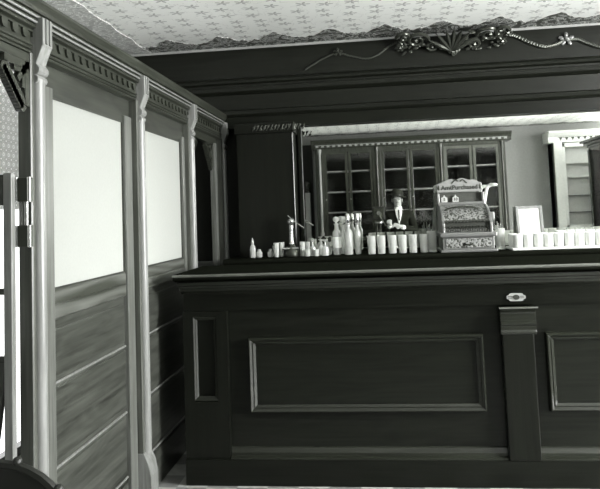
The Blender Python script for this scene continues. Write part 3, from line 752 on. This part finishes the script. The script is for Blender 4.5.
# keys: two banks of round caps on stems
kc = MB().disc((0,0,0), .0105, .006, 'y', 12).build('key_cap', WHITE, rg)
n = 13; fk = True
for r in range(2):
    for k in range(n):
        x = RX - .140 + .275*k/(n-1) + (.0 if r == 0 else .008)
        y = 4.790 if r == 0 else 4.815; z = RZ+.176 if r == 0 else RZ+.206
        st = MB().tube([(x, y+.003, z), (x, 4.865, z+(-.006 if r == 0 else .004))], .0035, 6)
        ko = st.build('key', IRON, rg, smooth=SM)
        if fk: kcap = kc; kcap.parent = ko; fk = False
        else: kcap = kc.copy(); C.objects.link(kcap); kcap.parent = ko
        kcap.location = Vector((x, y, z)) - Vector(rg.location)
MB().box(RX-.154, RX+.154, 4.843, 4.849, RZ+.135, RZ+.222).build('key_slot_plate', LETTER, rg)
# lower slotted key plate
m = MB()
for k in range(26): 
    x = RX - .146 + .292*k/25; m.box(x-.0032, x+.0032, 4.838, 4.852, RZ+.137, RZ+.160)
m.build('slotted_plate', METAL, rg)
# glazed indicator window
iw = MB(); iw.box(RX-.175, RX+.165, 5.06, 5.15, RZ+.33, RZ+.350); iw.box(RX-.175, RX-.158, 5.08, 5.13, RZ+.35, RZ+.42); iw.box(RX+.148, RX+.165, 5.08, 5.13, RZ+.35, RZ+.42)
ind = iw.build('indicator_frame', CAST_P, rg, bevel=.003)
MB().box(RX-.158, RX+.148, 5.082, 5.085, RZ+.35, RZ+.42).build('indicator_glass', PANE, ind)
MB().box(RX-.158, RX+.148, 5.12, 5.125, RZ+.35, RZ+.42).build('indicator_back', plain('indicator_back', .10, .6), ind)
def text(s, size, loc, mat, name, parent, depth=.002):
    cu = bpy.data.curves.new(name, 'FONT'); cu.body = s; cu.size = size; cu.extrude = depth/2; cu.align_x = 'CENTER'; cu.align_y = 'CENTER'
    cu.offset = size*.022
    o = bpy.data.objects.new(name, cu); C.objects.link(o)
    dg = bpy.context.evaluated_depsgraph_get(); me = bpy.data.meshes.new_from_object(o.evaluated_get(dg))
    bpy.data.objects.remove(o); me.transform(Matrix.Translation(Vector(loc)-parent_origin(parent)) @ Matrix.Rotation(PI/2, 4, 'X'))
    me.materials.clear(); me.materials.append(mat)
    t = bpy.data.objects.new(name, me); C.objects.link(t); t.parent = parent; return t
for dx, s in ((-.122,'5'), (-.040,'10')):
    f = MB().prism([(RX+dx-.022,RZ+.352),(RX+dx+.022,RZ+.352),(RX+dx+.022,RZ+.385),(RX+dx+.008,RZ+.392),(RX+dx,RZ+.408),(RX+dx-.008,RZ+.392),(RX+dx-.022,RZ+.385)], 'y', 5.095, 5.099).build('price_flag', PAPER, ind)
    text(s, .030, (RX+dx, 5.093, RZ+.372), LETTER, 'flag_figure', f)
# shaped name board
out = [(.160,.425),(.166,.44),(.158,.452),(.166,.470),(.160,.488),(.137,.497)]
out += [(.137-.274*t, .497+.026*math.sin(PI*t)**.7+.005*math.sin(6*PI*t)) for t in [k/20 for k in range(1,20)]]
out += [(-.137,.497),(-.160,.488),(-.166,.470),(-.158,.452),(-.166,.44),(-.160,.425)]
out = [(NX+x, RZ+z) for x, z in out]
nb = MB().prism(out, 'y', 5.085, 5.135).build('name_board', plain('pale_nickel_board', .30, .4, metal=.15), rg, bevel=.003)
text('AmtPurchased', .045, (NX, 5.082, RZ+.458), LETTER, 'lettering', nb)
for s in (-1, 1):
    m = MB(); m.tube([(NX+s*(.008+.05*t), 5.082, RZ+.503+.012*math.sin(t*PI*1.5)) for t in [k/8 for k in range(9)]], .0045, 6); m.build('crest_scroll', IRON, nb, smooth=SM)
    m = MB(); m.blob((NX+s*.150, 5.083, RZ+.46), (.008,.005,.022), sub=1); m.build('end_scroll', IRON, nb, smooth=SM)
# side crank and receipt box on the right
MB().box(RX+.173, RX+.202, 4.90, 4.97, RZ+.20, RZ+.27).build('side_box', CAST_P, rg, bevel=.005)
m = MB(); m.tube([(RX+.172,4.90,RZ+.16),(RX+.192,4.89,RZ+.16),(RX+.192,4.86,RZ+.22)], .006); m.build('crank', METAL, rg, smooth=SM)
m = MB()
m.tube([(RX+.165,5.10,RZ+.325),(RX+.185,5.10,RZ+.42),(RX+.195,5.09,RZ+.455),(RX+.225,5.08,RZ+.470)], [.012,.012,.013,.014]); m.blob((RX+.240,5.075,RZ+.468), (.028,.02,.012))
m.build('window_glint', WHITE, rg, smooth=SM)  # white shape standing in for a bright window reflected in cabinet glass

# ------------------------------------------------------------------ what the mirror shows: the camera side of the room
# long glazed wall cabinet
CY = -.85
gc = thing('glazed_cabinet', 'long dark wooden wall cabinet with glazed doors, seen in the mirror', 'cabinet', (.5, -1.0, 0))
MB().box(-1.05, 2.10, FRONT+.01, CY-.02, 2.43, 2.49).build('head', CAB, gc)
MB().box(-1.05, 2.10, FRONT+.005, FRONT+.02, 1.0, 2.43).build('back_board', CAB_IN, gc)
MB().box(-1.05, 2.10, FRONT+.02, CY-.02, .98, 1.02).build('floor_board', CAB_IN, gc)
for x in (-1.05, 2.08): MB().box(x, x+.02, FRONT+.01, CY-.02, 1.0, 2.43).build('side', CAB, gc)
cn = MB().prism([(FRONT+.01,2.49),(CY,2.49),(CY+.01,2.50),(CY+.012,2.545),(CY+.03,2.555),(CY+.045,2.575),(CY+.085,2.61),(CY+.09,2.632),(FRONT+.01,2.632)], 'x', -1.11, 2.205).build('cornice', CAB, gc)
pts = [(-1.05, 2.548)]
for k in range(34):
    x = -1.03 + .0945*k; pts += [(x, 2.54), (x, 2.512), (x+.045, 2.512), (x+.045, 2.54)]
m = MB().prism(pts+[(2.14, 2.548)], 'y', CY+.01, CY+.03)
m.build('dentil_band', SHELF, cn)
for a, b in ((-1.04,-.905),(-.085,.065),(.995,1.105),(1.995,2.10)):
    p = MB().box(a, b, CY-.04, CY, 1.0, 2.49).build('post', CAB, gc, bevel=.004)
    c = (a+b)/2
    m = MB(); m.lathe([(.032,0),(.032,.05),(.022,.07),(.020,1.36),(.028,1.39),(.034,1.42),(.034,1.46)], (c, CY+.004, 1.02), 12); m.build('half_column', SHELF if a in (-1.04,) else CAB, p, smooth=SM)
for a, b in ((-.905,-.505),(-.49,-.085),(.065,.525),(.54,.995),(1.105,1.56),(1.575,1.995)):
    m = MB(); w = .045
    m.box(a, a+w, CY-.035, CY-.01, 1.03, 2.43); m.box(b-w, b, CY-.035, CY-.01, 1.03, 2.43)
    m.box(a+w, b-w, CY-.035, CY-.01, 2.385, 2.43); m.box(a+w, b-w, CY-.035, CY-.01, 1.03, 1.09)
    d = m.build('door', CAB_L if a > 1 else CAB, gc, bevel=.003)  # right-hand doors painted paler for the light falling on them
    MB().box(a+w, b-w, CY-.024, CY-.021, 1.09, 2.385).build('glass', PANE, d)
    MB().disc((a+w*.5, CY-.004, 1.62), .010, .014).build('knob', BRASS, d)
    for z in (1.39, 1.735, 2.085):
        s = MB().box(a+.0, b-.0, FRONT+.02, CY-.05, z, z+.022).build('shelf', SHELF, gc)
# lower cupboard
lc = MB().box(-1.12, 2.20, FRONT+.01, CY+.10, .93, .985).build('counter', CAB, gc, bevel=.005)
MB().box(-1.08, 2.15, FRONT+.01, CY+.06, .0, .93).build('base', CAB, gc)
for k in range(6):
    x = -1.05 + .53*k
    d = MB().box(x, x+.49, CY+.055, CY+.075, .12, .88).build('cupboard_door', CAB, gc, bevel=.004); MB().disc((x+.44, CY+.08, .55), .012, .02).build('knob', BRASS, d)
# cabinet painted white to show window light washing it out
wc = thing('washed_out_cabinet', 'tall glazed cabinet washed out white with corniced top at right of the mirror', 'cabinet', (3.25, -1.0, 0))
WX0, WX1, WY = 2.86, 3.88, -.80
MB().box(WX0, WX1, FRONT+.01, WY, 0, .98).build('base', WHITE, wc)
MB().box(WX0, WX0+.03, FRONT+.01, WY-.03, .98, 2.42).build('side', CAB_L, wc); MB().box(WX1-.03, WX1, FRONT+.01, WY-.03, .98, 2.42).build('side', WHITE, wc)
MB().box(WX0, WX1, FRONT+.01, WY-.12, .98, 2.42).build('back_board', PAPER, wc)
MB().prism([(FRONT+.01,2.40),(WY,2.40),(WY+.006,2.49),(WY+.03,2.51),(WY+.07,2.56),(WY+.07,2.585),(FRONT+.01,2.585)], 'x', WX0-.08, WX1).build('cornice', WHITE, wc)
m = MB()
pts = [(WX0+.05, 2.484)]
for k in range(9): pts += [(WX0+.09+.095*k, 2.475), (WX0+.115+.095*k, 2.425), (WX0+.14+.095*k, 2.475)]
m = MB().prism(pts+[(WX1-.02, 2.484)], 'y', WY+.004, WY+.012)
m.build('dentil_band', IRON, wc)
MB().box(WX0, WX0+.13, WY-.03, WY, .98, 2.40).build('post', WHITE, wc, bevel=.006); MB().box(WX1-.10, WX1, WY-.03, WY, .98, 2.40).build('post', WHITE, wc, bevel=.006)
dd = MB(); a, b = WX0+.13, WX1-.10
dd.box(a, a+.045, WY-.028, WY-.005, 1.0, 2.38); dd.box(b-.045, b, WY-.028, WY-.005, 1.0, 2.38); dd.box(a, b, WY-.028, WY-.005, 2.32, 2.38); dd.box(a, b, WY-.028, WY-.005, 1.0, 1.06)
d = dd.build('door', WHITE, wc, bevel=.003); MB().box(a+.045, b-.045, WY-.018, WY-.015, 1.06, 2.32).build('glass', PANE, d)
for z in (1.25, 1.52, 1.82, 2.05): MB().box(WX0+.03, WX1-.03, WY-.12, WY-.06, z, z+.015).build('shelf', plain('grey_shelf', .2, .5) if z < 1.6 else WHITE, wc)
# folding step ladder seen inside the bright glass: two rails
# dark cabinet on the right
dc = thing('dark_cabinet', 'dark corniced cabinet cutting in at the right edge of the mirror', 'cabinet', (3.5, .1, 0))
DX = 3.20; DY0, DY1 = -.36, .52
MB().box(DX+.05, RIGHT-.01, DY0+.05, DY1-.05, 0, 1.0).build('base', CAB, dc)
MB().box(DX, RIGHT-.01, DY0, DY1, 1.0, 1.04).build('ledge', CAB, dc, bevel=.006)
for y in (DY0+.05, DY1-.13): MB().box(DX+.03, DX+.08, y, y+.08, 1.04, 2.22).build('post', CAB, dc, bevel=.005)
for y in (DY0+.05, DY1-.07): MB().box(DX+.07, RIGHT-.01, y, y+.02, 1.04, 2.22).build('side', CAB, dc)
MB().box(RIGHT-.03, RIGHT-.01, DY0+.05, DY1-.05, 1.04, 2.22).build('back_board', WHITE, dc)
MB().box(DX+.045, DX+.050, DY0+.13, DY1-.13, 1.04, 2.22).build('glass', PANE, dc)
m = MB()
for k, (o, z0, z1) in enumerate(((.05,2.20,2.25),(.03,2.25,2.28),(-.01,2.28,2.32),(-.05,2.32,2.36))): m.box(DX+o, RIGHT-.01, DY0+o, DY1-o, z0, z1)
m.build('cornice', CAB, dc, bevel=.006)
# pale post with dark finial at the wall by the screen
np_ = thing('newel_post', 'narrow pale post with dark knob top at the left edge of the mirror', 'post', (-1.225, -1.09, 0))
MB().box(-1.268, -1.182, -1.13, -1.05, 0, 1.76).build('shaft', SHELF, np_, bevel=.006)
MB().lathe([(.045,0),(.05,.02),(.03,.05),(.055,.10),(.06,.14),(.045,.19),(.01,.21)], (-1.225,-1.09,1.76), 14).build('finial', CAB, np_, smooth=SM)

# view camera on its tripod
vc = thing('view_camera', 'dark box view camera on a wooden tripod, seen in the mirror', 'camera', (-.02, -.28, 0))
MB().box(-.12, .08, -.40, -.24, 1.26, 1.47).build('body', LEATHER, vc, bevel=.006)
m = MB()
for k in range(7):
    y = -.24 + .022*k; q = .085 - .003*k
    m.box(-.02-q, -.02+q, y, y+.012, 1.365-q, 1.365+q); m.box(-.02-q+.01, -.02+q-.01, y+.012, y+.022, 1.365-q+.01, 1.365+q-.01)
m.build('bellows', LEATHER, vc)
MB().box(-.10, .06, -.086, -.070, 1.30, 1.44).build('lens_board', CAB, vc, bevel=.003)
MB().disc((-.02, -.055, 1.37), .030, .034, 'y', 20).build('lens', BRASS, vc, smooth=SM)
MB().box(-.09, .05, -.42, -.08, 1.235, 1.26).build('bed', CAB, vc, bevel=.003)
MB().disc((-.02, -.26, 1.222), .07, .026, 'z', 20).build('tripod_head', BRASS, vc, smooth=SM)
for x, y in ((-.32,-.45),(-.0,-.60),(-.06,.10)):
    m = MB()
    for s in (-1, 1): 
        px, py = s*.028, 0
        m.tube([(-.02+px, -.26+py, 1.21), (x+px*.4, y, .02)], .012, 6)
    m.box(x-.012, x+.012, y-.012, y+.012, 0, .05)
    m.build('leg', CAB, vc, smooth=SM)
# shutter hose and raised flash arm on top of the camera
m = MB(); m.tube([(-.02,-.05,1.36),(.03,-.05,1.26),(.09,-.12,1.16),(.15,-.17,1.16)], .005); m.build('shutter_hose', IRON, vc, smooth=SM)

# ------------------------------------------------------------------ the photographer
def skin_mesh(nodes, edges, sub=2, root=0):
    me = bpy.data.meshes.new('tmp'); me.from_pydata([n[0] for n in nodes], edges, []); 
    o = bpy.data.objects.new('tmp', me); C.objects.link(o)
    md = o.modifiers.new('s', 'SKIN'); 
    for i, n in enumerate(nodes):
        r = n[1] if isinstance(n[1], tuple) else (n[1], n[1])
        me.skin_vertices[0].data[i].radius = r; me.skin_vertices[0].data[i].use_root = (i == root)
    sb = o.modifiers.new('u', 'SUBSURF'); sb.levels = sub; sb.render_levels = sub
    dg = bpy.context.evaluated_depsgraph_get(); r = bpy.data.meshes.new_from_object(o.evaluated_get(dg))
    bpy.data.objects.remove(o); bpy.data.meshes.remove(me); return r
def chain(nodes, edges, pts, attach=None):
    base = len(nodes)
    for i, p in enumerate(pts):
        nodes.append(p)
        if i: edges.append((base+i-1, base+i))
        elif attach is not None: edges.append((attach, base))
    return base
MXc, MYc = .30, -.47
man = thing('person', 'man in dark coat and hat with white shirt beside the camera, in the mirror', 'person', (MXc, MYc, 0))
V = lambda x, y, z: (MXc+x, MYc+y, z)
# body: one continuous figure (pelvis root)
N = []; E = []
chain(N, E, [(V(0,0,.92),(.135,.10)), (V(0,.0,1.05),(.125,.095)), (V(0,.01,1.20),(.145,.10)), (V(0,.0,1.33),(.13,.085)), (V(0,.0,1.40),(.07,.065)), (V(-.005,.015,1.455),(.052,.052)), (V(-.01,.03,1.52),(.068,.078)), (V(-.015,.035,1.60),(.074,.092)), (V(-.015,.03,1.66),(.050,.065))])
# arms bend at the elbow, forearms across the chest towards the camera
for s, el, wr, hd in ((1, (.245,.02,1.07), (.03,.235,1.14), (-.06,.25,1.17)), (-1, (-.235,.04,1.07), (-.14,.25,1.17), (-.15,.28,1.235))):
    b = chain(N, E, [(V(.165*s,-.005,1.34),(.062,.062)), (V(.21*s,-.01,1.21),(.052,.052)), (V(*el),(.043,.043)), (V(*[(e+w)/2 for e, w in zip(el, wr)]),(.040,.040)), (V(*wr),(.027,.027)), (V(*hd),(.040,.020))], 3)
    w = Vector(V(*wr)); h = Vector(V(*hd)); d = (h-w).normalized(); side = d.cross(Vector((0,1,0))).normalized() if abs(d.y) < .9 else d.cross(Vector((1,0,0))).normalized()
    hi = len(N)-1
    for k in range(4):     # fingers of unequal length, curled round what he holds
        o = h + side*(.024-.016*k); L = (.030,.035,.033,.026)[k]; cur = Vector((0,-.35,-.9))
        p1 = o + d*L*.8; p2 = p1 + (d*.5+cur*.6).normalized()*L*.7; p3 = p2 + (cur).normalized()*L*.6
        chain(N, E, [(tuple(o),.0095),(tuple(p1),.009),(tuple(p2),.008),(tuple(p3),.0068)], hi)
    o = w + d*.025 + side*.030; chain(N, E, [(tuple(o),.011),(tuple(o+d*.028+side*.014),.0095),(tuple(o+d*.052+side*.006),.008)], hi)
for s in (1, -1):
    chain(N, E, [(V(.09*s,0,.84),(.085,.085)), (V(.10*s,.015,.48),(.058,.058)), (V(.105*s,-.01,.27),(.052,.055)), (V(.11*s,-.02,.09),(.038,.040)), (V(.12*s,.05,.045),(.040,.035)), (V(.13*s,.14,.032),(.036,.026))], 0)
me = skin_mesh(N, E)
bm = bmesh.new(); bm.from_mesh(me)
fm = MB(); fm.bm.free(); fm.bm = bm
hx, hy, hz = MXc-.015, MYc+.035, 1.565
fm.blob((hx, hy+.098, hz-.010), (.013,.020,.024), sub=1)           # nose
for s in (1, -1):
    fm.blob((hx+.080*s, hy+.0, hz-.005), (.010,.022,.032), sub=1)  # ears
    fm.blob((hx+.032*s, hy+.080, hz+.022), (.017,.014,.007), sub=1)  # brows
fm.blob((hx, hy+.080, hz-.058), (.026,.014,.008), sub=1); fm.blob((hx, hy+.072, hz-.092), (.026,.018,.016), sub=1)
body = fm.build('body', SKIN, man, smooth=PI)
bpy.data.meshes.remove(me)
m = MB()
for s in (1, -1): m.blob((hx+.031*s, hy+.083, hz+.008), (.011,.008,.007), sub=1)
m.build('eyes', LETTER, body, smooth=SM)
m = MB(); m.blob((hx, hy+.088, hz-.044), (.030,.012,.008), sub=1); m.build('moustache', LEATHER, body, smooth=SM)
m = MB(); m.blob((hx, hy-.022, hz+.045), (.082,.088,.062)); m.build('hair', LEATHER, man, smooth=SM)
# felt hat, brim tipped
m = MB(); m.lathe([(.155,.0),(.160,.008),(.150,.012),(.094,.010),(.093,.05),(.088,.085),(.070,.108),(.020,.114)], (0,0,0), 28)
m.xf(Matrix.Translation((hx, hy-.005, hz+.066)) @ Matrix.Rotation(.20, 4, 'Y') @ Matrix.Rotation(-.10, 4, 'X')); hat = m.build('hat', FELT, man, smooth=SM)
m = MB(); m.lathe([(.0955,.012),(.0955,.036)], (0,0,0), 28, cap=False); m.xf(Matrix.Translation((hx, hy-.005, hz+.066)) @ Matrix.Rotation(.20, 4, 'Y') @ Matrix.Rotation(-.10, 4, 'X')); m.build('hat_band', LEATHER, hat, smooth=SM)
# coat, trousers, shirt, collar, cuffs
N = []; E = []
chain(N, E, [(V(0,0,.80),(.185,.135)), (V(0,0,.95),(.165,.125)), (V(0,.0,1.07),(.155,.120)), (V(0,.005,1.20),(.17,.125)), (V(0,-.005,1.33),(.15,.105)), (V(0,-.01,1.40),(.088,.075))])
for s, el, wr in ((1, (.245,.02,1.07), (.03,.235,1.14)), (-1, (-.235,.04,1.07), (-.14,.25,1.17))):
    el = Vector(el); wr = Vector(wr); e2 = el.lerp(wr, .82)
    chain(N, E, [(V(.17*s,-.005,1.335),(.080,.080)), (V(.215*s,-.01,1.21),(.070,.070)), (V(*el),(.062,.062)), (V(*el.lerp(wr,.45)),(.056,.056)), (V(*e2),(.046,.046))], 4)
me = skin_mesh(N, E); me.materials.clear(); me.materials.append(CLOTH)
me.transform(Matrix.Translation(-Vector(man.location))); me.polygons.foreach_set('use_smooth', [True]*len(me.polygons))
coat = bpy.data.objects.new('coat', me); C.objects.link(coat); coat.parent = man
N = []; E = []
chain(N, E, [(V(0,0,.92),(.15,.115)), (V(0,0,.86),(.15,.115))])
for s in (1, -1): chain(N, E, [(V(.09*s,0,.80),(.10,.10)), (V(.10*s,.01,.48),(.078,.08)), (V(.108*s,-.015,.11),(.068,.072))], 1)
me = skin_mesh(N, E); me.materials.clear(); me.materials.append(CLOTH)
me.transform(Matrix.Translation(-Vector(man.location))); me.polygons.foreach_set('use_smooth', [True]*len(me.polygons))
tr = bpy.data.objects.new('trousers', me); C.objects.link(tr); tr.parent = man
for s in (1, -1):
    m = MB(); m.blob((MXc+.125*s, MYc+.07, .045), (.050,.135,.045)); m.build('shoe', LEATHER, man, smooth=SM)
m = MB()
m.prism([(MXc-.058,1.425),(MXc+.058,1.425),(MXc+.045,1.33),(MXc+.0,1.17),(MXc-.045,1.33)], 'y', MYc+.06, MYc+.131); m.build('shirt_front', SHIRT, man, bevel=.008, smooth=SM)
MB().lathe([(.060,0),(.062,.01),(.058,.048),(.050,.048)], (MXc-.004, MYc+.012, 1.412), 20, cap=False).build('collar', SHIRT, man, smooth=SM)
m = MB(); m.box(MXc-.012, MXc+.012, MYc+.125, MYc+.138, 1.24, 1.41); m.build('necktie', LEATHER, man, bevel=.003)
for a, b in (((.245,.02,1.07),(.03,.235,1.14)), ((-.235,.04,1.07),(-.14,.25,1.17))):
    a = Vector(a); b = Vector(b); m = MB(); m.tube([V(*a.lerp(b,.80)), V(*a.lerp(b,.99))], [.036,.034], 12); m.build('cuff', SHIRT, man, smooth=SM)

# ------------------------------------------------------------------ camera, world, view
cam = bpy.data.cameras.new('camera'); co = bpy.data.objects.new('camera', cam); C.objects.link(co)
f, yaw, pit, rol, py = 671.76, .1150, .0745, -.0389, 163.08
cy, sy, cp, sp = math.cos(yaw), math.sin(yaw), math.cos(pit), math.sin(pit)
Fw = Vector((-sy*cp, cy*cp, sp)); r = Vector((cy, sy, 0)); u = r.cross(Fw)
Rr = math.cos(rol)*r + math.sin(rol)*u; U = -math.sin(rol)*r + math.cos(rol)*u
M = Matrix((Rr, U, -Fw)).transposed().to_4x4(); M.translation = (0, 0, 1.414)
co.matrix_world = M
cam.sensor_fit = 'HORIZONTAL'; cam.sensor_width = 36; cam.lens = 36*f/600; cam.clip_start = .02
cam.shift_x = 0; cam.shift_y = -(244.5-py)/600
SC.camera = co
w = bpy.data.worlds.new('world'); SC.world = w; w.use_nodes = True
w.node_tree.nodes['Background'].inputs[0].default_value = G(1); w.node_tree.nodes['Background'].inputs[1].default_value = .4
SC.view_settings.view_transform = 'Standard'; SC.view_settings.look = 'None'; SC.view_settings.gamma = 1
SC.view_settings.use_curve_mapping = False; SC.view_settings.exposure = 0.55
SC.cycles.max_bounces = 10; SC.cycles.diffuse_bounces = 5; SC.cycles.glossy_bounces = 6; SC.cycles.transmission_bounces = 6; SC.cycles.transparent_max_bounces = 10
SC.cycles.sample_clamp_indirect = 6; SC.cycles.use_denoising = True
